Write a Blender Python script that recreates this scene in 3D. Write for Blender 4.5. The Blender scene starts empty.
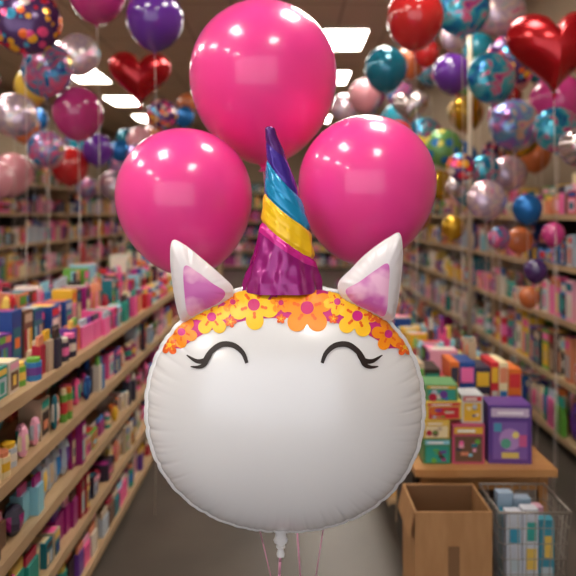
import bpy, math, random
from mathutils import Vector
random.seed(7)
R = random.random
def U(a,b): return a+(b-a)*R()
scene = bpy.context.scene
try:
    scene.view_settings.view_transform='Standard'
    scene.view_settings.look='None'
    scene.view_settings.exposure=0.0
except Exception: pass

def lin(c):
    o=[]
    for v in c:
        v=v/255.0
        o.append(v/12.92 if v<=0.04045 else ((v+0.055)/1.055)**2.4)
    return tuple(o)
def L4(c): return lin(c)+(1.0,)

# ------------------------------------------------------------ materials
def setin(b,names,val):
    for n in names:
        if n in b.inputs:
            b.inputs[n].default_value=val; return
def mat(name,col,rough=0.5,metal=0.0,coat=0.0,sss=0.0,emis=None,spec=None,coatr=.06):
    m=bpy.data.materials.new(name); m.use_nodes=True
    b=m.node_tree.nodes['Principled BSDF']
    b.inputs['Base Color'].default_value=L4(col)
    b.inputs['Roughness'].default_value=rough
    b.inputs['Metallic'].default_value=metal
    setin(b,['Coat Weight'],coat); setin(b,['Coat Roughness'],coatr)
    if sss: 
        setin(b,['Subsurface Weight'],sss); setin(b,['Subsurface Scale'],0.05)
        b.inputs['Subsurface Radius'].default_value=(1.0,0.4,0.5)
    if spec is not None: setin(b,['Specular IOR Level'],spec)
    if emis:
        b.inputs['Emission Color'].default_value=L4(col); b.inputs['Emission Strength'].default_value=emis
    return m
def noise_mat(name,c1,c2,scale,rough=0.6,bump=0.0,coat=0.0,stretch=(1,1,1),metal=0.0):
    m=mat(name,c1,rough,metal,coat); nt=m.node_tree; b=nt.nodes['Principled BSDF']
    tc=nt.nodes.new('ShaderNodeTexCoord'); mp=nt.nodes.new('ShaderNodeMapping'); mp.inputs['Scale'].default_value=stretch
    n=nt.nodes.new('ShaderNodeTexNoise'); n.inputs['Scale'].default_value=scale; n.inputs['Detail'].default_value=5
    r=nt.nodes.new('ShaderNodeValToRGB'); r.color_ramp.elements[0].color=L4(c1); r.color_ramp.elements[1].color=L4(c2)
    r.color_ramp.elements[0].position=0.35; r.color_ramp.elements[1].position=0.65
    nt.links.new(tc.outputs['Object'],mp.inputs[0]); nt.links.new(mp.outputs[0],n.inputs['Vector'])
    nt.links.new(n.outputs['Fac'],r.inputs[0]); nt.links.new(r.outputs[0],b.inputs['Base Color'])
    if bump:
        bp=nt.nodes.new('ShaderNodeBump'); bp.inputs['Strength'].default_value=bump
        nt.links.new(n.outputs['Fac'],bp.inputs['Height']); nt.links.new(bp.outputs[0],b.inputs['Normal'])
    return m
def spot_mat(name,base,cols,scale=7.0,metal=0.4,rough=0.2,thr=0.42):
    """printed foil: coloured round spots (voronoi) over a base colour"""
    m=mat(name,base,rough,metal,0.3); nt=m.node_tree; b=nt.nodes['Principled BSDF']
    tc=nt.nodes.new('ShaderNodeTexCoord'); v=nt.nodes.new('ShaderNodeTexVoronoi'); v.inputs['Scale'].default_value=scale
    sep=nt.nodes.new('ShaderNodeSeparateColor'); r=nt.nodes.new('ShaderNodeValToRGB'); r.color_ramp.interpolation='CONSTANT'
    els=r.color_ramp.elements
    while len(els)<len(cols): els.new(0.5)
    for i,c in enumerate(cols):
        els[i].position=i/len(cols); els[i].color=L4(c)
    mt=nt.nodes.new('ShaderNodeMath'); mt.operation='LESS_THAN'; mt.inputs[1].default_value=thr
    mx=nt.nodes.new('ShaderNodeMix'); mx.data_type='RGBA'
    mx.inputs[6].default_value=L4(base)
    nt.links.new(tc.outputs['Object'],v.inputs['Vector']); nt.links.new(v.outputs['Color'],sep.inputs[0])
    nt.links.new(sep.outputs[0],r.inputs[0]); nt.links.new(v.outputs['Distance'],mt.inputs[0])
    nt.links.new(mt.outputs[0],mx.inputs[0]); nt.links.new(r.outputs[0],mx.inputs[7])
    nt.links.new(mx.outputs[2],b.inputs['Base Color'])
    return m
def marble_mat(name,cols,scale=6.0,metal=0.4,rough=0.2):
    """printed foil artwork: distorted noise bands mapped to a palette"""
    m=mat(name,cols[0],rough,metal,0.3); nt=m.node_tree; b=nt.nodes['Principled BSDF']
    tc=nt.nodes.new('ShaderNodeTexCoord'); v=nt.nodes.new('ShaderNodeTexNoise'); v.inputs['Scale'].default_value=scale
    v.inputs['Detail'].default_value=2.0; v.inputs['Distortion'].default_value=1.2
    r=nt.nodes.new('ShaderNodeValToRGB'); els=r.color_ramp.elements
    while len(els)<len(cols): els.new(0.5)
    for i,c in enumerate(cols):
        els[i].position=.3+.4*i/(len(cols)-1); els[i].color=L4(c)
    nt.links.new(tc.outputs['Object'],v.inputs['Vector']); nt.links.new(v.outputs['Fac'],r.inputs[0]); nt.links.new(r.outputs[0],b.inputs['Base Color'])
    return m
def vc_mat(name,rough=0.4,spec=0.4):
    m=mat(name,(200,200,200),rough,spec=spec); nt=m.node_tree; b=nt.nodes['Principled BSDF']
    a=nt.nodes.new('ShaderNodeAttribute'); a.attribute_name='Col'
    nt.links.new(a.outputs['Color'],b.inputs['Base Color']); return m

M={}
M['goods']=vc_mat('printed_packaging')
M['shelfwood']=noise_mat('shelf_wood',(178,148,112),(194,164,126),6,0.45,stretch=(8,1,8))
M['darkframe']=mat('shelf_back_panel',(50,42,36),0.7)
M['tablewood']=noise_mat('table_wood',(190,140,88),(172,120,70),5,0.4,stretch=(1,9,1),coat=0.2)
M['board']=noise_mat('cardboard',(160,116,74),(172,128,84),30,0.8,stretch=(1,1,0.2))
M['boardin']=mat('cardboard_inside',(120,86,56),0.85)
M['metal']=mat('painted_metal',(205,190,165),0.4,0.3)
M['wire']=mat('basket_wire',(140,132,124),0.4,0.5)
M['pink']=mat('pink_latex',(250,66,156),0.32,0,0.75,0.12,coatr=.10,spec=.4)
M['ribbon']=mat('pink_ribbon',(232,160,196),0.4)
M['string']=mat('white_string',(205,190,180),0.6)

# ------------------------------------------------------------ mesh builder
class MB:
    def __init__(s): s.v=[];s.f=[];s.c=[];s.m=[]
    def quad(s,pts,col=(200,200,200),mi=0):
        n=len(s.v); s.v+=pts; s.f.append(tuple(range(n,n+len(pts)))); s.c.append(lin(col)); s.m.append(mi)
    def box(s,x0,x1,y0,y1,z0,z1,col=(200,200,200),mi=0):
        n=len(s.v)
        s.v+=[(x0,y0,z0),(x1,y0,z0),(x1,y1,z0),(x0,y1,z0),(x0,y0,z1),(x1,y0,z1),(x1,y1,z1),(x0,y1,z1)]
        for f in ((0,3,2,1),(4,5,6,7),(0,1,5,4),(1,2,6,5),(2,3,7,6),(3,0,4,7)):
            s.f.append(tuple(n+i for i in f)); s.c.append(lin(col)); s.m.append(mi)
    def tube(s,p,q,r,n=6,col=(200,200,200),mi=0,r2=None):
        p=Vector(p);q=Vector(q);d=(q-p).normalized()
        a=d.orthogonal().normalized();b=d.cross(a); r2=r if r2 is None else r2
        k=len(s.v)
        for i in range(n):
            t=2*math.pi*i/n; o=a*math.cos(t)+b*math.sin(t)
            s.v.append(tuple(p+o*r)); s.v.append(tuple(q+o*r2))
        for i in range(n):
            j=(i+1)%n
            s.f.append((k+2*i,k+2*j,k+2*j+1,k+2*i+1)); s.c.append(lin(col)); s.m.append(mi)
        s.f.append(tuple(k+2*i for i in range(n))[::-1]); s.c.append(lin(col)); s.m.append(mi)
        s.f.append(tuple(k+2*i+1 for i in range(n))); s.c.append(lin(col)); s.m.append(mi)
    def grid(s,rows,closed=True,mi=0,col=(200,200,200),mif=None,colf=None):
        k=len(s.v); n=len(rows[0])
        for r in rows: s.v+=r
        for i in range(len(rows)-1):
            for j in range(n if closed else n-1):
                jj=(j+1)%n
                s.f.append((k+i*n+j,k+i*n+jj,k+(i+1)*n+jj,k+(i+1)*n+j)); s.c.append(lin(colf(i,j) if colf else col)); s.m.append(mif(i,j) if mif else mi)
    def obj(s,name,mats,smooth=False,parent=None,loc=(0,0,0)):
        me=bpy.data.meshes.new(name); me.from_pydata([tuple(v) for v in s.v],[],s.f)
        for m in mats: me.materials.append(m)
        me.polygons.foreach_set('material_index',s.m); me.polygons.foreach_set('use_smooth',[smooth]*len(s.f))
        ca=me.color_attributes.new('Col','FLOAT_COLOR','CORNER'); buf=[]
        for f,c in zip(s.f,s.c): buf.extend((c[0],c[1],c[2],1.0)*len(f))
        ca.data.foreach_set('color',buf)
        me.update()
        o=bpy.data.objects.new(name,me); scene.collection.objects.link(o); o.location=loc
        if parent: o.parent=parent
        return o
def empty(name,loc=(0,0,0)):
    e=bpy.data.objects.new(name,None); e.location=loc; scene.collection.objects.link(e); e.empty_display_size=0.1; return e
def fixn(o):
    import bmesh
    bm=bmesh.new(); bm.from_mesh(o.data); bmesh.ops.remove_doubles(bm,verts=bm.verts,dist=1e-6)
    bmesh.ops.recalc_face_normals(bm,faces=bm.faces); bm.to_mesh(o.data); bm.free()

# ------------------------------------------------------------ room
XL,XR,YB,YF,H=-5.0,2.42,15.9,-4.0,3.8
def slab(name,x0,x1,y0,y1,z0,z1,m):
    b=MB(); b.box(x0,x1,y0,y1,z0,z1); return b.obj(name,[m])
floorm=noise_mat('floor_concrete',(76,68,61),(86,77,69),3,0.38,bump=0.03)
slab('floor',XL,XR,YF,YB,-0.1,0,floorm)
cm=mat('ceiling_tiles',(190,172,148),0.8); nt=cm.node_tree
bt=nt.nodes.new('ShaderNodeTexBrick'); bt.offset=0.0; bt.inputs['Scale'].default_value=1.0
bt.inputs['Brick Width'].default_value=0.61; bt.inputs['Row Height'].default_value=1.22; bt.inputs['Mortar Size'].default_value=0.015
bt.inputs['Color1'].default_value=L4((194,176,152)); bt.inputs['Color2'].default_value=L4((186,168,144)); bt.inputs['Mortar'].default_value=L4((150,132,110))
tc=nt.nodes.new('ShaderNodeTexCoord'); nt.links.new(tc.outputs['Object'],bt.inputs['Vector']); nt.links.new(bt.outputs['Color'],nt.nodes['Principled BSDF'].inputs['Base Color'])
slab('ceiling',XL,XR,YF,YB,H,H+0.1,cm)
wm=noise_mat('wall_paint',(130,110,88),(140,120,96),2,0.8)
slab('wall_left',XL-0.1,XL,YF,YB,0,H,wm); slab('wall_right',XR,XR+0.1,YF,YB,0,H,wm)
slab('wall_back',XL,XR,YB,YB+0.1,0,H,wm); slab('wall_front',XL,XR,YF-0.1,YF,0,H,wm)
bm_=mat('baseboard_vinyl',(50,42,36),0.5)
slab('baseboard_left',XL,XL+0.015,YF,YB,0,0.1,bm_); slab('baseboard_right',XR-0.015,XR,YF,YB,0,0.1,bm_)
slab('baseboard_back',XL,XR,YB-0.015,YB,0,0.1,bm_)
# unseen glowing panels with frames, added on the front wall for soft frontal light
fillm=mat('window_daylight',(235,240,255),.3); b=fillm.node_tree.nodes['Principled BSDF']
b.inputs['Emission Color'].default_value=L4((242,246,255)); b.inputs['Emission Strength'].default_value=1.3
fr=mat('window_frame',(120,118,114),.4,.3)
for k,(x0,x1) in enumerate(((-4.7,-2.4),(-2.36,-0.06),(-0.02,2.3))):
    w=MB(); w.box(x0,x1,YF+.002,YF+.02,.15,3.6,mi=0)
    for a in ((x0-.02,x0,.12,3.63),(x1,x1+.02,.12,3.63),(x0,x1,.12,.15),(x0,x1,3.6,3.63)):
        w.box(a[0],a[1],YF+.002,YF+.05,a[2],a[3],mi=1)
    w.obj('window_%d'%(k+1),[fillm,fr])

lm=mat('light_diffuser',(255,240,216),0.5); b=lm.node_tree.nodes['Principled BSDF']
b.inputs['Emission Color'].default_value=L4((255,248,236)); b.inputs['Emission Strength'].default_value=26
trimm=mat('light_trim',(215,205,190),0.5)
pos=[(-3.3,y) for y in (-2.8,-0.8,1.2,3.2,5.2,7.2,9.2,11.2,13.2)]+[(0.72,y) for y in (-0.7,1.9,3.6,5.3,7.3,9.3,11.3,13.3)]+[(-1.3,y) for y in (0.6,)]  # the lone middle panel listed last is unseen, added for more light
for x,y in pos:
    p=MB(); w,d=0.27,0.42
    p.box(x-w,x+w,y-d,y+d,H-0.02,H-0.005,mi=0)
    for a in ((x-w-.02,x-w,y-d-.02,y+d+.02),(x+w,x+w+.02,y-d-.02,y+d+.02),(x-w,x+w,y-d-.02,y-d),(x-w,x+w,y+d,y+d+.02)):
        p.box(a[0],a[1],a[2],a[3],H-0.03,H,mi=1)
    p.obj('ceiling_light_panel',[lm,trimm])

# ------------------------------------------------------------ merchandise
PAL=[(215,204,186),(226,216,202),(206,50,58),(228,180,50),(50,124,190),(46,150,134),(236,90,152),(220,112,44),(106,60,148),
     (104,166,64),(240,170,192),(172,30,60),(232,214,170),(34,72,140),(180,192,204),(220,136,100),(60,44,40),(236,196,90),(140,200,216),
     (238,110,168),(196,174,146),(110,80,60),(56,52,70),(24,110,124),(156,36,116)]
def pc(): return random.choice(PAL)
def facequad(mb,face,a0,a1,z0,z1,pl,col):
    if face=='x+': mb.quad([(pl,a0,z0),(pl,a1,z0),(pl,a1,z1),(pl,a0,z1)],col)
    elif face=='x-': mb.quad([(pl,a1,z0),(pl,a0,z0),(pl,a0,z1),(pl,a1,z1)],col)
    else: mb.quad([(a0,pl,z0),(a1,pl,z0),(a1,pl,z1),(a0,pl,z1)],col)
def pouch(mb,face,a,w,front,s,z,h,c):
    """crinkly cellophane bag / plush: lumpy ellipsoid"""
    cf=front+s*w*.45; ca=a+w/2; rows=[]; c2=pc(); ph=U(0,6)
    for i in range(7):
        t=i/6*math.pi; row=[]
        for j in range(9):
            q=2*math.pi*j/9; rr=math.sin(t)**.7*(1+.15*math.sin(3*q+ph+i)); 
            aa=ca+w*.5*rr*math.cos(q); ff=cf+w*.4*rr*math.sin(q); zz=z+h*.5*(1-math.cos(t))
            row.append((ff,aa,zz) if face[0]=='x' else (aa,ff,zz))
        rows.append(row)
    mb.grid(rows,colf=lambda i,j:c2 if i in (2,3) and j%3 else c)
def item(mb,face,a,w,front,dep,z,h,c,kind):
    s={'x+':-1,'x-':1,'y-':1}[face]; e=-s*0.0015
    def bx(a0,a1,f0,f1,z0,z1,col):
        lo,hi=min(f0,f1),max(f0,f1)
        if face[0]=='x': mb.box(lo,hi,a0,a1,z0,z1,col)
        else: mb.box(a0,a1,lo,hi,z0,z1,col)
    if kind<0.42:
        bx(a,a+w,front,front+s*dep,z,z+h,c)
        lo,hi=sorted((front+s*dep*.12,front+s*dep*.88)); tc_=pc()
        if face[0]=='x': mb.quad([(lo,a+w*.1,z+h+.001),(hi,a+w*.1,z+h+.001),(hi,a+w*.9,z+h+.001),(lo,a+w*.9,z+h+.001)],tc_)
        else: mb.quad([(a+w*.1,lo,z+h+.001),(a+w*.9,lo,z+h+.001),(a+w*.9,hi,z+h+.001),(a+w*.1,hi,z+h+.001)],tc_)
        k=R()
        facequad(mb,face,a+w*.08,a+w*.92,z+h*.74,z+h*.93,front+e,pc())
        if k<0.6:
            facequad(mb,face,a+w*.12,a+w*.88,z+h*.1,z+h*.66,front+e,pc())
            facequad(mb,face,a+w*U(.2,.4),a+w*U(.6,.8),z+h*U(.15,.3),z+h*U(.45,.58),front+2*e,pc())
        else:
            n=random.randint(2,3)
            for i in range(n):
                facequad(mb,face,a+w*(.08+.84*i/n),a+w*(.08+.84*(i+.8)/n),z+h*.1,z+h*.6,front+e,pc())
    elif kind<0.54:
        r=min(w,dep*1.2)*.45; cx=front+s*r; ca=a+w/2; hh=h*.8
        P=(lambda zz:(cx,ca,zz)) if face[0]=='x' else (lambda zz:(ca,cx,zz))
        mb.tube(P(z),P(z+hh*.82),r,8,c); mb.tube(P(z+hh*.25),P(z+hh*.6),r*1.02,8,pc()); mb.tube(P(z+hh*.82),P(z+hh),r*.8,8,pc())
    elif kind<0.80:
        pouch(mb,face,a,w,front,s,z,h*.85,c)
    else:
        steps=[(0,.8),(.12,1.0),(.5,.9),(.75,.55)]
        for i in range(3):
            z0,s0=steps[i];z1,s1=steps[i+1]; sm=(s0+s1)/2
            bx(a+w*.02,a+w*.98,front,front+s*dep*.6*sm,z+h*z0,z+h*z1,c)
        bx(a,a+w,front+s*dep*.1,front+s*(dep*.1+.01),z+h*.75,z+h,pc())
def fill(mb,face,a0,a1,front,z,hmax,wr=(.06,.17),dens=1.0):
    a=a0+.02
    while a<a1-.15:
        w=U(*wr); n=random.choice((1,2,2,3,4)); h=hmax*U(.4,.97); c=pc(); kind=R(); same=R()<.4
        for i in range(n):
            if a+w>a1-.02: break
            off=U(.005,.04)*(1 if face!='x+' else -1)
            item(mb,face,a,w*.94,front+off,U(.04,.14),z,h*U(.88,1.0),c if same else pc(),kind); a+=w
        a+=U(0,.02)
def gondola(name,face,front,back,a0,a1,zs,top,goods_top=.2,wr=(.06,.17),rows_top=1):
    e=empty(name,((front+back)/2,(a0+a1)/2,0) if face[0]=='x' else ((a0+a1)/2,(front+back)/2,0))
    f=MB(); g=MB(); s={'x+':-1,'x-':1,'y-':1}[face]
    def bx(aa0,aa1,f0,f1,z0,z1,mi):
        l,h=min(f0,f1),max(f0,f1)
        if face[0]=='x': f.box(l,h,aa0,aa1,z0,z1,mi=mi)
        else: f.box(aa0,aa1,l,h,z0,z1,mi=mi)
    bx(a0,a1,back-s*.03,back,0.0,top,1)
    bx(a0-.02,a0,front+s*.03,back,0,top,0); bx(a1,a1+.02,front+s*.03,back,0,top,0)
    bx(a0,a1,front+s*.05,back,0,.07,1)
    k=a0+2.2
    while k<a1-.5: bx(k-.015,k+.015,front+s*.06,back,0,top,0); k+=2.2
    for i,z in enumerate(zs):
        bx(a0,a1,front,back,z,z+.02,0); bx(a0,a1,front-s*.006,front,z-.012,z+.026,0)
        nz=zs[i+1] if i+1<len(zs) else z+goods_top+.04
        fill(g,face,a0,a1,front,z+.0205,nz-z-.04,wr)
        if i+1<len(zs): fill(g,face,a0,a1,front+s*.19,z+.0205,nz-z-.03,wr)
        else:
            for q in range(1,rows_top): fill(g,face,a0,a1,front+s*.18*q,z+.0205,(nz-z)*(1+.12*q),wr)
    o=f.obj('frame',[M['shelfwood'],M['darkframe']],parent=e); g2=g.obj('merchandise',[M['goods']],parent=e)
    for q in (o,g2): q.location=(-e.location.x,-e.location.y,0)
    return e
gondola('display_shelf','x+',-0.80,-1.55,1.0,5.6,[.06,.28,.50,.72,.94],.97,.17,(.03,.085),4)
gondola('wall_shelving','x+',-3.0,-3.5,3.4,14.2,[.08,.42,.78,1.15,1.5,1.85],2.1,.26,(.05,.13),2)
gondola('display_shelf','x-',0.50,1.10,2.75,6.3,[.08,.33,.58],.66,.24,(.035,.09),3)
gondola('wall_shelving','x-',1.72,2.38,2.7,13.5,[.08,.44,.82,1.16,1.48],1.75,.24,(.04,.12),2)
gondola('display_shelf','y-',8.6,9.2,-2.5,-1.1,[.08,.42,.76,1.1],1.3,.22,(.05,.12),2)
gondola('wall_shelving','y-',15.3,15.85,-4.8,2.3,[.08,.5,.9,1.3,1.7,2.1],2.4,.3,(.09,.2),1)

p=MB(); p.tube((1.3,4.0,0),(1.3,4.0,H),.016,12); p.tube((1.3,4.0,0),(1.3,4.0,.02),.08,16); p.tube((1.3,4.0,H-.02),(1.3,4.0,H),.05,16)
p.obj('display_pole',[M['metal']],True)

# ------------------------------------------------------------ generic balloon shapes
def latex(name,loc,r,m,string_to=None,elong=1.22,tilt=(0,0),smat=None,target=None,parent=None,n=48,sr=.0013):
    mb=MB(); prof=[]
    N=36
    for i in range(N+1):
        t=math.pi*i/N*0.965; c=math.cos(t); s=math.sin(t)
        if c>=0: prof.append((s,c))
        else: prof.append((s*(1-.10*c*c),c*elong))
    zb=prof[-1][1]
    prof+=[(.055,zb-.02),(.035,zb-.05),(.03,zb-.065),(.05,zb-.08),(.07,zb-.10),(.06,zb-.105),(.0,zb-.07)]
    rows=[]
    tx,ty=tilt
    def tr(x,y,z):
        x2=x*math.cos(tx)+z*math.sin(tx); z2=-x*math.sin(tx)+z*math.cos(tx)
        y2=y*math.cos(ty)-z2*math.sin(ty); z3=y*math.sin(ty)+z2*math.cos(ty)
        return (x2,y2,z3)
    for pr,pz in prof:
        rows.append([tr(r*pr*math.cos(2*math.pi*j/n),r*pr*math.sin(2*math.pi*j/n),r*pz) for j in range(n)])
    mb.grid(rows)
    kn=tr(0,0,r*(zb-.07))
    if string_to is not None:
        if target: end=(target[0]-loc[0],target[1]-loc[1],target[2]-loc[2])
        else: end=(kn[0],kn[1],string_to-loc[2])
        pts=[]; 
        for i in range(13):
            t=i/12; sag=math.sin(math.pi*t)*.012
            pts.append((kn[0]+(end[0]-kn[0])*t+sag,kn[1]+(end[1]-kn[1])*t,kn[2]+(end[2]-kn[2])*t))
        for a,b_ in zip(pts,pts[1:]): mb.tube(a,b_,sr,5,mi=1)
    o=mb.obj(name,[m,smat or M['string']],True,loc=loc,parent=parent); fixn(o); return o
def wrinkle(th,k=1.0):
    a=abs(math.sin(11*th+.7*math.sin(3*th)))**.6; b_=abs(math.sin(17*th+1.3+.5*math.sin(5*th)))**.7
    return 1-(.6*a+.4*b_)
def pillow(mb,outline,depth,center=(0,0),nr=22,mi=0,wr=.0,tr=None,p=2.3,q=.55,tmax=1.0,eps=0,sides=(1,-1)):
    cx,cz=center
    for sd in sides:
        rows=[]
        for i in range(nr+1):
            t=math.sin(i/nr*math.pi/2)*tmax
            row=[]
            for j,(x,z) in enumerate(outline):
                th=math.atan2(z-cz,x-cx); d=depth*max(0,1-t**p)**q
                d*=1-wr*wrinkle(th)*t**7*2.2
                pt=(cx+(x-cx)*t,-sd*(d+eps),cz+(z-cz)*t)
                row.append(tr(pt) if tr else pt)
            rows.append(row)
        mb.grid(rows,mi=mi)
def foil(name,loc,kind,r,m,string_to,yaw=0.0,parent=None):
    mb=MB(); n=96; out=[]
    for j in range(n):
        t=2*math.pi*j/n
        if kind=='round':
            k=r*(1-.02*wrinkle(t)); out.append((k*math.sin(t),k*math.cos(t)))
        elif kind=='heart':
            x=16*math.sin(t)**3; z=13*math.cos(t)-5*math.cos(2*t)-2*math.cos(3*t)-math.cos(4*t)
            out.append((x/16*r,z/16*r*1.0))
        elif kind=='star':
            k=r*(.72+.3*abs(math.cos(2.5*t))**1.6); out.append((k*math.sin(t),k*math.cos(t)))
    cy,sy=math.cos(yaw),math.sin(yaw)
    tr=lambda p:(p[0]*cy-p[1]*sy,p[0]*sy+p[1]*cy,p[2])
    pillow(mb,out,r*.55,(0,0),18,0,.25,tr)
    zb=min(z for x,z in out)
    mb.tube((0,0,zb+.01),(0,0,zb-.02),.012,8,mi=0,r2=.004)
    for a,b_ in zip([0,.33,.66],[.33,.66,1]):
        z0=zb+(string_to-loc[2]-zb)*a; z1=zb+(string_to-loc[2]-zb)*b_
        mb.tube((.01*math.sin(a*3),0,z0),(.01*math.sin(b_*3),0,z1),.0013,5,mi=1)
    o=mb.obj(name,[m,M['string']],True,loc=loc,parent=parent); fixn(o); return o

BM={
 'purple':mat('purple_latex',(94,42,140),.15,0,.5),'magenta':mat('magenta_latex',(180,50,116),.15,0,.5),
 'red':mat('red_latex',(190,36,38),.15,0,.5),'teal':mat('teal_latex',(20,115,140),.15,.3,.5),
 'cyan':mat('cyan_latex',(40,150,175),.18,.1,.5),'gold':mat('gold_foil',(195,150,40),.2,.7),
 'orange':mat('orange_latex',(195,106,60),.2,0,.4),'palepink':mat('pale_pink_latex',(215,146,156),.2,0,.4),
 'darkpurple':mat('dark_purple_latex',(60,32,86),.2,0,.5),'silver':mat('silver_foil',(195,180,180),.15,.85),
 'redfoil':mat('red_foil',(170,14,24),.24,.6,.3),'blue':mat('blue_foil',(36,110,180),.2,.5),
 'yellow':mat('yellow_latex',(216,176,66),.2,0,.4),
 'p_floral':spot_mat('floral_foil',(80,50,100),[(240,80,140),(250,180,50),(240,110,40),(60,160,200),(240,220,210),(220,40,60)],20,thr=.5),
 'p_blue':marble_mat('party_blue_foil',[(30,50,130),(40,140,180),(220,80,120),(30,100,160),(230,190,80)],11,.3),
 'p_pink':marble_mat('party_silver_foil',[(210,90,150),(216,190,190),(170,150,180),(220,190,170),(100,150,180)],9,.55),
 'p_teal':marble_mat('party_teal_foil',[(24,70,150),(30,130,170),(70,170,180),(210,80,130),(100,50,130)],9,.5),
 'p_green':spot_mat('dotted_green_foil',(100,150,80),[(30,110,170),(236,220,100),(30,110,180)],11,.2,.25,.36),
 'p_pastel':marble_mat('pastel_foil',[(215,120,160),(140,110,190),(90,160,190),(220,170,140),(170,90,160)],9,.55),
}
def endz(x,y):
    if -1.55<x<-.8 and 1<y<5.6: return .963
    if .5<x<1.1 and 2.75<y<6.3: return .603
    if x>1.69 and y>2.7: return 1.503
    if -3.5<x<-3.0 and y>3.4: return 1.873
    return 0.0
placed=[]
names={'purple':'purple_balloon','magenta':'magenta_balloon','red':'red_balloon','teal':'teal_balloon','cyan':'cyan_balloon','gold':'gold_balloon','orange':'orange_balloon','palepink':'pale_pink_balloon','darkpurple':'purple_balloon','silver':'silver_foil_balloon','redfoil':'red_foil_balloon','blue':'blue_foil_balloon','yellow':'yellow_balloon'}
def bal(kind,x,y,z,r,m,yaw=0.0,parent=None):
    placed.append((x,y,z,r)); n=28 if parent else 48
    lz=endz(x,y)
    if kind=='latex': latex(names.get(m,'latex_balloon'),(x,y,z),r,BM[m],lz,1.2,parent=parent,n=n)
    elif kind=='heart': foil('heart_balloon',(x,y,z),'heart',r,BM[m],lz,yaw,parent)
    elif kind=='star': foil('star_balloon',(x,y,z),'star',r,BM[m],lz,yaw,parent)
    else: foil('printed_foil_balloon',(x,y,z),'round',r,BM[m],lz,yaw,parent)
bal('round',-1.315,2.8,2.475,.175,'p_floral',.3)
bal('round',-1.377,3.2,2.33,.16,'p_blue',-.2)
bal('round',-1.575,4.2,2.70,.165,'p_pink')
bal('latex',-.955,2.8,2.62,.14,'magenta')
bal('latex',-.665,2.8,2.485,.14,'purple')
bal('heart',-.872,3.3,2.325,.18,'redfoil',.2)
bal('latex',-1.255,3.35,2.118,.147,'magenta')
cl=empty('balloon_cluster',(-1.9,4.5,0)); cr=empty('balloon_cluster',(1.35,4.4,0))
def cb_(par,kind,x,y,z,r,m,yaw=0.0): 
    bal(kind,x,y,z,r,m,yaw,par)
for a in [('round',-2.05,4.2,2.25,.165,'p_pink',.2),('round',-1.82,4.2,2.0,.135,'p_blue',.1),('latex',-1.9,5.6,2.16,.15,'purple'),
 ('round',-1.26,5.6,2.5,.16,'p_floral'),('latex',-2.18,5.6,2.0,.18,'red'),('round',-1.78,5.7,1.8,.15,'p_pink'),('latex',-1.85,7.0,2.44,.16,'palepink'),
 ('round',-2.55,4.6,2.62,.17,'p_teal',.2),('latex',-2.3,4.4,1.78,.14,'palepink')]: cb_(cl,*a)
bal('latex',.635,2.8,2.49,.14,'red')
bal('round',1.025,3.3,2.72,.17,'p_teal')
bal('latex',.577,3.3,2.366,.125,'teal')
bal('latex',1.23,4.2,2.57,.14,'purple')
bal('round',1.2,3.3,2.307,.155,'p_teal',.2)
bal('heart',1.33,2.8,2.34,.23,'redfoil',-.2)
bal('round',1.48,3.65,2.087,.17,'p_pastel')
bal('round',1.51,3.15,1.98,.13,'p_teal')
for a in [('round',1.59,4.2,3.04,.2,'p_pink'),('latex',1.47,2.85,1.85,.09,'silver'),('round',1.21,4.35,2.02,.15,'p_green'),('latex',1.65,5.2,2.457,.16,'gold'),
 ('round',1.37,5.6,2.3,.18,'p_teal'),('latex',1.10,5.6,2.47,.15,'cyan'),('latex',.77,5.6,2.7,.16,'palepink'),('round',.71,7.0,2.84,.18,'p_pink'),
 ('round',1.58,4.0,1.80,.13,'p_pink'),('round',1.17,3.3,1.588,.12,'p_pink'),('latex',1.41,3.3,1.54,.085,'blue'),('round',1.47,3.55,1.34,.085,'orange'),
 ('latex',1.37,3.1,1.195,.065,'darkpurple'),('round',1.52,5.6,1.8,.15,'gold'),('latex',1.3,5.6,1.5,.13,'orange'),('latex',1.51,4.0,1.34,.08,'purple'),
 ('latex',1.54,4.8,1.71,.12,'teal'),('round',1.3,3.7,1.80,.10,'p_teal'),('latex',1.42,3.0,1.40,.06,'magenta'),('round',1.28,3.4,1.36,.07,'p_blue'),
 ('round',1.08,3.5,1.80,.09,'p_floral'),('round',1.36,3.9,1.58,.10,'p_pastel'),('latex',1.12,3.8,1.42,.08,'gold'),('round',1.20,4.0,1.70,.08,'silver'),('latex',1.42,3.3,1.02,.06,'orange')]: cb_(cr,*a)
def filler(par,n,xr,yr,zr,rr,seed):
    random.seed(seed); cnt=0; tries=0
    ks=['latex','latex','round','round','heart','round']
    while cnt<n and tries<3000:
        tries+=1
        x,y,z,r=U(*xr),U(*yr),U(*zr),U(*rr)
        if any((x-a)**2+(y-b_)**2+(z-c)**2<((r+d)*1.12)**2 for a,b_,c,d in placed): continue
        if par is cl and -.42<x/y<-.24 and (z-1.5)/y>.14: continue
        k=random.choice(ks)
        if k=='latex': m=random.choice(['purple','magenta','red','teal','cyan','gold','orange','palepink','blue','yellow'])
        elif k=='round': m=random.choice(['p_floral','p_blue','p_pink','p_teal','p_green','p_pastel','blue'])
        else: m=random.choice(['redfoil','silver','p_pink','magenta'])
        bal(k,x,y,z,r,m,U(-.5,.5),par); cnt+=1
filler(cl,32,(-3.0,-1.25),(4.6,9.0),(1.85,2.95),(.12,.18),11)
filler(cr,40,(.98,1.55),(4.4,9.0),(1.6,3.0),(.12,.17),5)
filler(cr,14,(1.5,2.1),(3.6,5.5),(2.0,3.1),(.13,.18),9)
for par in (cl,cr):
    for o in par.children: o.location=(o.location.x-par.location.x,o.location.y-par.location.y,o.location.z)

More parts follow.
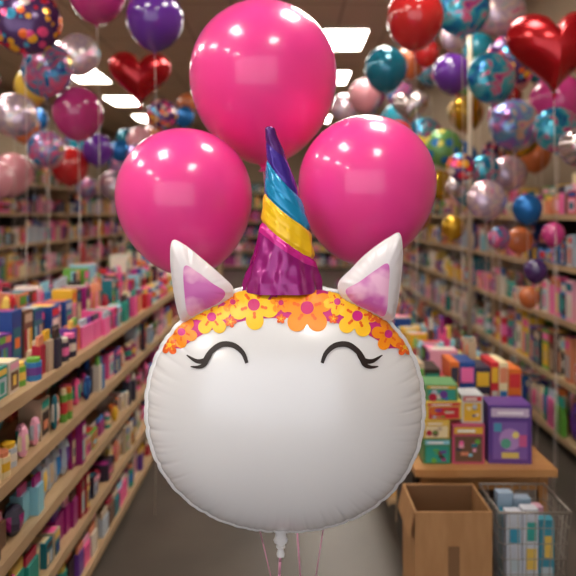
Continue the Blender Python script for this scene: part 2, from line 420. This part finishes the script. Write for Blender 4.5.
# ------------------------------------------------------------ UNICORN BALLOON
S=1.2/560.0
uni=empty('unicorn_balloon',(-3*S,1.2,1.5-190*S))   # head centre
TILT=.10
face=bpy.data.objects.new('face',None); scene.collection.objects.link(face); face.parent=uni; face.rotation_euler=(-TILT,0,0)
A_,B_,P_=137.0,118.5,2.15
D_=56.0
def rho(u,v): return ((abs(u)/A_)**P_+(abs(v)/B_)**P_)**(1/P_)
def rad(th):
    c,s=abs(math.cos(th)),abs(math.sin(th))
    return 1.0/((c/A_)**P_+(s/B_)**P_)**(1/P_)
def ca_(th): return (1-abs(math.sin(21*th+.9*math.sin(4*th)+.6*math.sin(7*th))))
def cb2(th): return (1-abs(math.sin(37*th+1.1+1.0*math.sin(3*th))))
def crease(th,r):
    L1=max(0,(r-.74)/.26)**1.6; L2=max(0,(r-.86)/.14)**1.3
    am=.5+.5*math.sin(5*th+1.3)
    return ca_(th)**6*L1*.55*am+cb2(th)**4*L2*.3
def dep0(u,v):
    r=min(rho(u,v),.9999); return D_*(1-r**2.3)**.58
def dep(u,v):
    r=min(rho(u,v),.9999); th=math.atan2(v,u)
    return D_*(1-r**2.3)**.58*(1-.12*crease(th,r))-1.4*crease(th,r)*(1-r)*4
def outr(th): return 1-.007*ca_(th)**2-.005*cb2(th)**2
def hp(u,v,eps=0.0,side=1):
    th=math.atan2(v,u); r=rho(u,v)
    if r>.995: u*=.995/r; v*=.995/r; r=.995
    k=1+(outr(th)-1)*r**8
    g=1+eps*.004*r
    return (u*k*g*S,-side*(dep(u,v)+eps)*S,v*k*g*S)
ct,st=math.cos(TILT),math.sin(TILT)
def unproj(tu,tv):
    """place printed artwork so that it reads undistorted seen from eye level in front of the balloon"""
    u,v=tu*.93,tv*.95
    for _ in range(14):
        r=rho(u,v)
        if r>.985: u*=.985/r; v*=.985/r
        d=dep0(u,v); y=-d*ct+v*st; z=d*st+v*ct; f=560/(560+y)
        u+=(tu-3-(u-3)*f)*.7; v+=(tv-190-(z-190)*f)*.55
    return u,v
def hq(tu,tv,eps): 
    u,v=unproj(tu,tv); return hp(u,v,eps)
head=MB(); NT=600; NR=70
for sd in (1,-1):
    rows=[]
    for i in range(NR+1):
        t=math.sin(i/NR*math.pi/2); row=[]
        for j in range(NT):
            th=2*math.pi*j/NT; rr=rad(th)*t
            u,v=rr*math.cos(th),rr*math.sin(th)
            k=1+(outr(th)-1)*t**8
            row.append((u*k*S,-sd*dep(u,v)*S,v*k*S))
        rows.append(row)
    head.grid(rows)
rows=[]
for w_,yy in ((1.0,.35),(1.03,.3),(1.03,-.3),(1.0,-.35)):
    rows.append([(rad(2*math.pi*j/NT)*w_*outr(2*math.pi*j/NT)*math.cos(2*math.pi*j/NT)*S,-yy*S,rad(2*math.pi*j/NT)*w_*outr(2*math.pi*j/NT)*math.sin(2*math.pi*j/NT)*S) for j in range(NT)])
head.grid(rows)
wf=mat('white_foil',(230,230,233),.26,0.08,.35,0.0,coatr=.12)
ho=head.obj('head',[wf],True,face); fixn(ho)

orange=mat('print_orange',(248,146,16),.42,0); yellow=mat('print_yellow',(255,198,36),.42,0)
deep=mat('print_deep_orange',(236,100,30),.42,0); mag=mat('print_magenta',(206,34,132),.42,0); red_=mat('print_crimson',(200,30,110),.42,0)
dark=mat('print_dark_brown',(34,22,20),.4,0)
deco=MB(); DM=[orange,yellow,deep,mag,red_]
def star_patch(mb,cu,cv,fn,eps,mi,nr=12,n=90):
    rows=[]
    for i in range(nr+1):
        t=i/nr
        rows.append([hq(cu+fn(2*math.pi*j/n)*t*math.cos(2*math.pi*j/n),cv+fn(2*math.pi*j/n)*t*math.sin(2*math.pi*j/n),eps) for j in range(n)])
    mb.grid(rows,mi=mi)
rows=[]
for i in range(15):
    t=i/14; row=[]
    for j in range(161):
        th=math.radians(24+132*j/160); e=abs(math.degrees(th)-90)/66
        inner=.75+.14*e**2
        if e>.9: inner=inner+(.995-inner)*(e-.9)/.1
        r=inner+(.995-inner)*t; rr=rad(th)*r
        row.append(hp(rr*math.cos(th),rr*math.sin(th),.3))
    rows.append(row)
deco.grid(rows,closed=False,mi=3)
def flower(px,py,r,mi,rot=0,cm_=3,eps=.8):
    cu,cv=px-285,405-py
    def f(p):
        a=((p-rot+math.pi/5)%(2*math.pi/5))-math.pi/5
        return r*(.28+.72*math.cos(a*2.3)**.5)
    star_patch(deco,cu,cv,f,eps,mi)
    star_patch(deco,cu,cv,lambda p:r*.24,eps+.35,cm_,4,28)
    for q in range(5):
        a=rot+q*2*math.pi/5
        star_patch(deco,cu+r*.42*math.cos(a),cv+r*.42*math.sin(a),lambda p,a=a: r*.045*(1+2.2*abs(math.cos(p-a))**2),eps+.3,2 if mi!=2 else 1,3,20)
FL=[(170,345,10,2,.2,1),(182,332,16,0,.9,3),(198,311,10,1,.4,4),(212,317,19,1,.35,3),(233,302,12,0,.2,4),(254,305,25,1,1.0,4),(281,303,11,0,.3,4),
    (307,308,27,0,.32,4),(337,302,14,1,.8,3),(357,316,22,1,.1,3),(376,314,10,2,.1,1),(388,334,17,0,.5,3),(404,347,9,2,.4,1),(231,322,6,2,0,1),(281,319,5,2,.2,1),(333,319,5,2,.2,1)]
for i,f in enumerate(FL): flower(*f,eps=.7+.05*i)
deco.obj('flower_crown_print',DM,True,face)
eyes=MB()
def stroke(pts,w0,wm,w1,eps=1.0,n=40):
    P=[pts[0]]+pts+[pts[-1]]; C=[]
    for k in range(1,len(P)-2):
        for i in range(n):
            t=i/n; a,b_,c,d=P[k-1],P[k],P[k+1],P[k+2]
            C.append(tuple(.5*((2*b_[q])+(-a[q]+c[q])*t+(2*a[q]-5*b_[q]+4*c[q]-d[q])*t*t+(-a[q]+3*b_[q]-3*c[q]+d[q])*t**3) for q in (0,1)))
    C.append(pts[-1]); rows=[]
    for i,(x,y) in enumerate(C):
        a=C[max(0,i-1)];b_=C[min(len(C)-1,i+1)]
        dx,dy=b_[0]-a[0],b_[1]-a[1]; l=math.hypot(dx,dy) or 1; nx,ny=-dy/l,dx/l
        t=i/(len(C)-1); w=(w0*(1-t)**2+2*(2*wm-.5*w0-.5*w1)*t*(1-t)+w1*t*t)/2
        rows.append([hq(x-285+nx*w*s,405-(y+ny*w*s),eps) for s in (-1,-.5,0,.5,1)])
    eyes.grid(rows,closed=False)
for mx in (lambda x:x, lambda x:568-x+1):
    stroke([(mx(247),363),(mx(243),353),(mx(234),345.5),(mx(222),344.5),(mx(212),351),(mx(206),359)],3.2,5.6,4.8)
    stroke([(mx(211),352),(mx(206),360),(mx(197),361),(mx(187),355)],5.0,5.0,.8)
    stroke([(mx(209),355),(mx(205),364),(mx(199),367),(mx(191),366.5)],4.6,4.2,.8)
eyes.obj('eyes_print',[dark],True,face)

# ears
earw=mat('ear_white_foil',(230,225,230),.28,0.0,.35,coatr=.12)
em=mat('ear_pink_print',(214,120,190),.3,.0,.2); nt=em.node_tree; b=nt.nodes['Principled BSDF']
tc=nt.nodes.new('ShaderNodeTexCoord'); nz=nt.nodes.new('ShaderNodeTexNoise'); nz.inputs['Scale'].default_value=22; nz.inputs['Detail'].default_value=2
r_=nt.nodes.new('ShaderNodeValToRGB'); r_.color_ramp.elements[0].color=L4((210,104,186)); r_.color_ramp.elements[1].color=L4((244,186,220)); r_.color_ramp.elements[0].position=.4; r_.color_ramp.elements[1].position=.62
nt.links.new(tc.outputs['Object'],nz.inputs['Vector']); nt.links.new(nz.outputs['Fac'],r_.inputs[0]); nt.links.new(r_.outputs[0],b.inputs['Base Color'])
def smooth_outline(pts,n=8):
    out=[]; N=len(pts)
    for k in range(N):
        a,b_,c,d=pts[k-1],pts[k],pts[(k+1)%N],pts[(k+2)%N]
        for i in range(n):
            t=i/n
            out.append(tuple(.5*((2*b_[q])+(-a[q]+c[q])*t+(2*a[q]-5*b_[q]+4*c[q]-d[q])*t*t+(-a[q]+3*b_[q]-3*c[q]+d[q])*t**3) for q in (0,1)))
    return out
def ear(name,pts,cen,inn,incen):
    o_=smooth_outline([((x)*S,(z)*S) for x,z in pts]); mb=MB()
    pillow(mb,o_,15*S,(cen[0]*S,cen[1]*S),20,0,.5)
    o2=[(cen[0]*S+(x-cen[0]*S)*1.03,cen[1]*S+(z-cen[1]*S)*1.03) for x,z in o_]
    mb.grid([[(x,-.0006,z) for x,z in o_],[(x,-.0006,z) for x,z in o2],[(x,.0006,z) for x,z in o2],[(x,.0006,z) for x,z in o_]])
    c=(cen[0]*S,cen[1]*S)
    def surf(x,z):
        dx,dz=x-c[0],z-c[1]; r=math.hypot(dx,dz)
        if r<1e-9: return 15*S
        best=1e9; th=math.atan2(dz,dx)
        for k in range(len(o_)):
            (x1,z1),(x2,z2)=o_[k],o_[(k+1)%len(o_)]
            ex,ez=x2-x1,z2-z1; det=dx*(-ez)+ex*dz
            if abs(det)<1e-14: continue
            s_=((x1-c[0])*(-ez)+ex*(z1-c[1]))/det; q_=(dx*(z1-c[1])-dz*(x1-c[0]))/det
            if s_>0 and -1e-6<=q_<=1+1e-6: best=min(best,s_)
        t=min(.999,1/best if best<1e8 else 0)
        d=15*S*(1-t**2.3)**.55; return d*(1-.5*wrinkle(th)*t**7*2.2)
    io=smooth_outline([(x*S,z*S) for x,z in inn],8); ic=(incen[0]*S,incen[1]*S); rows=[]
    for i in range(15):
        t=i/14
        rows.append([(ic[0]+(x-ic[0])*t,-(surf(ic[0]+(x-ic[0])*t,ic[1]+(z-ic[1])*t)+.7*S),ic[1]+(z-ic[1])*t) for x,z in io])
    mb.grid(rows,mi=1)
    return mb.obj(name,[earw,em],True,uni)
def Lc(l): return [(x-285,405-y) for x,y in l]
ear('ear_left',Lc([(173,242),(185,246),(204,261),(220,275),(232,288),(228,302),(207,313),(185,321),(179,313),(174,290),(171,262)]),(-89,118),
    Lc([(187,265),(200,271),(213,281),(226,291),(220,301),(204,309),(191,314),(187,290)]),(-82,119))
ear('ear_right',Lc([(399,235),(388,239),(367,254),(351,270),(339,284),(345,300),(367,312),(390,320),(396,308),(400,282),(402,254)]),(90,118),
    Lc([(386,263),(373,269),(358,280),(345,289),(352,301),(370,310),(383,314),(386,288)]),(82,119))

# horn
hm=[mat('horn_magenta',(150,20,120),.25,.35,.35),mat('horn_yellow',(252,204,30),.28,.15,.3),mat('horn_teal',(16,146,200),.25,.3,.35),mat('horn_purple',(66,38,150),.25,.35,.35),mat('horn_plum',(84,30,116),.25,.35,.35),mat('horn_pink',(206,36,146),.26,.25,.3)]
def interp(tab,y):
    for (a,va),(b_,vb) in zip(tab,tab[1:]):
        if a<=y<=b_: return va+(vb-va)*(y-a)/(b_-a)
    return tab[0][1] if y<tab[0][0] else tab[-1][1]
HW=[(124,2.5),(126,5),(133,6),(148,9),(157,10.5),(175,14.5),(200,20),(225,25.5),(250,30.5),(270,35),(282,39),(294,41)]
CX=[(124,269),(135,271),(150,275),(175,279),(200,282),(225,285),(250,284),(275,282),(294,282)]
ys=[];y=124.0
while y<=293: ys.append(y); y+=1.0
rows=[]; cols=[]; NH=120
BD=[(140,.6),(158,1),(175,.3),(193,1),(207,.2),(222,1)]
def bandw(y):
    g=1.0
    for q,a in BD: g-=.085*a*math.exp(-((y-q)/2.4)**2)
    return g
for y in ys:
    tilt=38*max(0,min(1,(293-y)/60))*max(0,min(1,(y-124)/34)); row=[]
    for j in range(NH):
        th=2*math.pi*j/NH; af=(1+math.cos(th))/2
        yy=y+tilt*af; hw=interp(HW,yy)*bandw(y)
        q=min(1,max(0,(yy-212)/50))
        hw*=1+q*(.04*math.sin(6*th+yy*.07)+.025*math.sin(13*th-yy*.05+1))+.012*math.sin(9*th+yy*.25)
        row.append(((interp(CX,yy)+hw*math.cos(th)-285)*S,-hw*.8*math.sin(th)*S,(405-yy)*S))
    rows.append(row)
    cols.append(4 if y<140 else 3 if y<158 else 2 if y<193 else 1 if y<222 else 5 if y<231 else 0)
hb=MB(); hb.grid(rows,mif=lambda i,j:cols[i])
k=hb.obj('horn',hm,True,uni,(0,.035,0)); fixn(k)

tb=MB(); rows=[]
for z,w,d in ((-114,16,6),(-119,9,4),(-122,5,3),(-125,5.5,2.4),(-128,7,2),(-131,6,1.8),(-133,3.0,1.6),(-136,2.6,1.5),(-141,4,1.6),(-144,3.4,1.4)):
    rows.append([((-4+w*math.cos(t*math.pi/12)*(1+.08*math.sin(t*3)))*S,-d*math.sin(t*math.pi/12)*S,z*S) for t in range(24)])
tb.grid(rows)
for t in range(12):
    a=t*math.pi/6; a2=(t+1)*math.pi/6
    tb.tube(((-4+3.6*math.cos(a))*S,-3.6*math.sin(a)*S,-134*S),((-4+3.6*math.cos(a2))*S,-3.6*math.sin(a2)*S,-134.5*S),1.2*S,6)
tb.obj('valve_neck',[wf],True,face)
rb=MB()
hx,hy,hz=uni.location
pts=[]
for i in range(25):
    t=i/24; pts.append((-.009-.004*math.sin(t*9),.12*t-.03*(1-t),(-135*S)*(1-t)+(.07-hz)*t))
for a,c in zip(pts,pts[1:]): rb.tube(a,c,.0028,6)
rb.obj('ribbon',[M['ribbon']],True,uni)
w=MB(); rows=[]
for z,r in ((0,.0),(0,.05),(.05,.055),(.052,.045),(.065,.02),(.072,.008),(.072,0)):
    rows.append([(r*(1+.08*math.cos(8*t*math.pi/24))*math.cos(t*math.pi/24),r*(1+.08*math.cos(8*t*math.pi/24))*math.sin(t*math.pi/24),z) for t in range(48)])
w.grid(rows); w.obj('balloon_weight',[mat('weight_foil',(200,60,140),.2,.7)],True,loc=(hx,1.32,0))

latex('pink_balloon',(-.07,1.60,1.895),.209,M['pink'],.0,1.2,(0,0),M['ribbon'],(hx+.075,1.36,.02),n=72,sr=.0022)
latex('pink_balloon',(-.258,1.40,1.548),.168,M['pink'],.0,1.2,(-.12,0),M['ribbon'],(hx+.09,1.40,.02),n=72)
latex('pink_balloon',(.196,1.40,1.578),.170,M['pink'],.0,1.2,(.10,0),M['ribbon'],(hx-.02,1.42,.02),n=72)

# ------------------------------------------------------------ display table, boxes, basket
t=MB()
t.box(.50,1.06,2.2,2.68,.47,.5)
for x in (.53,1.0):
    for y in (2.23,2.62): t.box(x,x+.035,y,y+.035,0,.47)
t.box(.53,1.035,2.24,2.26,.40,.47); t.box(.53,1.035,2.62,2.64,.05,.47,mi=1)
t.box(.505,.525,2.28,2.6,.02,.47,mi=1)
t.obj('display_table',[M['tablewood'],M['darkframe']])
def product(name,x0,x1,y0,y1,z0,z1,base,arts,rot=0):
    mb=MB(); w,d,h=x1-x0,y1-y0,z1-z0
    mb.box(-w/2,w/2,-d/2,d/2,0,h,base)
    mb.box(-w/2-.001,w/2+.001,-d/2-.001,d/2+.001,h*.93,h+.001,base)
    for k,(a,b_,c,e,col) in enumerate(arts):
        yy=-d/2-.0014-.0004*k
        if a>=0: mb.quad([(-w/2+w*a,yy,h*c),(-w/2+w*b_,yy,h*c),(-w/2+w*b_,yy,h*e),(-w/2+w*a,yy,h*e)],col)
        else:
            n=20; mb.quad([(-w/2+w*b_+e*w*math.cos(2*math.pi*i/n),yy,h*c+e*w*math.sin(2*math.pi*i/n)) for i in range(n)],col)
    o=mb.obj(name,[M['goods']]); o.location=((x0+x1)/2,(y0+y1)/2,z0); o.rotation_euler[2]=rot; return o
random.seed(33)
def art(n=7):
    """busy printed artwork: title band, picture panel, scattered shapes"""
    a=[(.06,.94,.78,.95,pc()),(.08,.92,.06,.72,pc())]
    for _ in range(n):
        if R()<.5: a.append((-1,U(.2,.8),U(.15,.62),U(.06,.13),pc()))
        else:
            x=U(.1,.65); z=U(.1,.55); a.append((x,x+U(.1,.25),z,z+U(.05,.14),pc()))
    a.append((.15,.7,.83,.9,(240,236,226)))
    return a
product('toy_box',.545,.655,2.25,2.36,.5,.60,(70,124,74),art())
product('toy_box',.545,.65,2.25,2.36,.602,.672,(206,170,76),art(5))
product('toy_box',.66,.79,2.25,2.38,.5,.655,(190,80,110),art(9))
product('toy_box',.55,.70,2.26,2.40,.674,.745,(224,196,90),art(7),.06)
product('toy_box',.56,.69,2.27,2.39,.747,.81,(96,150,96),art(5),-.04)
product('toy_box',.705,.79,2.27,2.36,.657,.77,(200,204,206),art(6))
product('toy_box',.81,.98,2.25,2.36,.5,.735,(96,64,140),[(.06,.94,.8,.95,(200,180,206)),(.1,.9,.08,.72,(126,92,166)),(-1,.5,.42,.26,(176,136,196)),(-1,.4,.35,.12,(90,160,136)),(.3,.7,.1,.2,(216,190,100)),(.12,.3,.55,.7,(80,150,180)),(.7,.88,.3,.5,(200,90,140)),(-1,.62,.5,.08,(230,210,120)),(.2,.8,.85,.9,(240,230,240))],-.05)
random.seed(21)
xx=.56
while xx<1.02:
    ww=U(.035,.07); hh=U(.27,.38)
    product('picture_book',xx,xx+ww-.003,2.46,2.6,.5,.5+hh,pc(),[(.08,.92,.75,.94,pc()),(.1,.9,.1,.65,pc()),(.25,.7,.2,.5,pc())]); xx+=ww
cb=MB(); x0,x1,y0,y1,h,tk=.445,.715,1.96,2.17,.46,.006
cb.box(x0,x1,y0,y0+tk,0,h); cb.box(x0,x1,y1-tk,y1,0,h); cb.box(x0,x0+tk,y0+tk,y1-tk,0,h); cb.box(x1-tk,x1,y0+tk,y1-tk,0,h)
cb.box(x0+tk,x1-tk,y0+tk,y1-tk,0,tk,mi=1)
cb.box(x0+tk,x1-tk,y1-2*tk,y1-tk,.02,h-.002,mi=1)
cb.quad([(x0,y0,h),(x0,y1,h),(x0-.02,y1,h-.09),(x0-.02,y0,h-.09)]) 
cb.quad([(x1,y0,h),(x1,y1,h),(x1+.012,y1-.02,h-.10),(x1+.012,y0+.02,h-.10)],mi=1)
cb.quad([((x0+x1)/2-.02,y0-.0015,.02),((x0+x1)/2+.02,y0-.0015,.02),((x0+x1)/2+.02,y0-.0015,.34),((x0+x1)/2-.02,y0-.0015,.34)],mi=1)
cb.obj('cardboard_box',[M['board'],M['boardin']])
bk=empty('wire_basket',(.865,2.06,0)); wb=MB()
def rect(z,gx,gy): return [(-gx,-gy,z),(gx,-gy,z),(gx,gy,z),(-gx,gy,z)]
HB=.46
def gx(z): return .092+.033*z/HB
def gy(z): return .075+.03*z/HB
for i in range(9):
    z=.01+i*(HB-.01)/8; r=.004 if i in (0,8) else .0018
    q=rect(z,gx(z),gy(z))
    for a in range(4): wb.tube(q[a],q[(a+1)%4],r,6)
lo=rect(.01,gx(0),gy(0)); hi=rect(HB,gx(HB),gy(HB))
for a in range(4):
    for k in range(9):
        t_=k/8; p0=[lo[a][q]+(lo[(a+1)%4][q]-lo[a][q])*t_ for q in range(3)]; p1=[hi[a][q]+(hi[(a+1)%4][q]-hi[a][q])*t_ for q in range(3)]
        wb.tube(p0,p1,.0017,5)
for k in range(7):
    yy=-gy(0)+2*gy(0)*k/6; wb.tube((-gx(0),yy,.01),(gx(0),yy,.01),.002,5)
wb.obj('basket_frame',[M['wire']],True,bk)
bc=MB(); random.seed(4)
for j,yy in enumerate((-.064,-.022,.02)):
    xx=-.086
    while xx<.06:
        ww=U(.05,.085); ww=min(ww,.088-xx); c=random.choice([(195,200,210),(60,140,160),(150,170,190),(50,104,150),(210,160,180),(60,130,134),(110,80,140)])
        hh=U(.36,.47); bc.box(xx,xx+ww-.004,yy,yy+.036,.014,hh,c); n_=random.randint(3,5)
        for q in range(n_):
            za=.03+(hh-.04)*q/n_; zb_=za+(hh-.04)/n_*U(.4,.8); xa=U(.004,.02)
            bc.quad([(xx+xa,yy-.001,za),(xx+ww-.01,yy-.001,za),(xx+ww-.01,yy-.001,zb_),(xx+xa,yy-.001,zb_)],random.choice([(60,150,180),(205,210,212),(180,194,200),(220,100,140),(60,160,150),(80,110,170),(226,190,90)]))
        xx+=ww
bc.obj('packets',[M['goods']],False,bk)

# ------------------------------------------------------------ camera
cd=bpy.data.cameras.new('camera'); cam=bpy.data.objects.new('camera',cd); scene.collection.objects.link(cam)
cam.location=(0,0,1.5); cam.rotation_euler=(math.radians(90),0,0)
cd.lens=35; cd.sensor_width=36; cd.shift_y=-73/576; cd.clip_end=60; cd.clip_start=.05
cd.dof.use_dof=True; cd.dof.focus_distance=1.15; cd.dof.aperture_fstop=2.4
scene.camera=cam
wd=bpy.data.worlds.new('world'); scene.world=wd; wd.use_nodes=True
wd.node_tree.nodes['Background'].inputs[0].default_value=(.5,.42,.34,1); wd.node_tree.nodes['Background'].inputs[1].default_value=.2
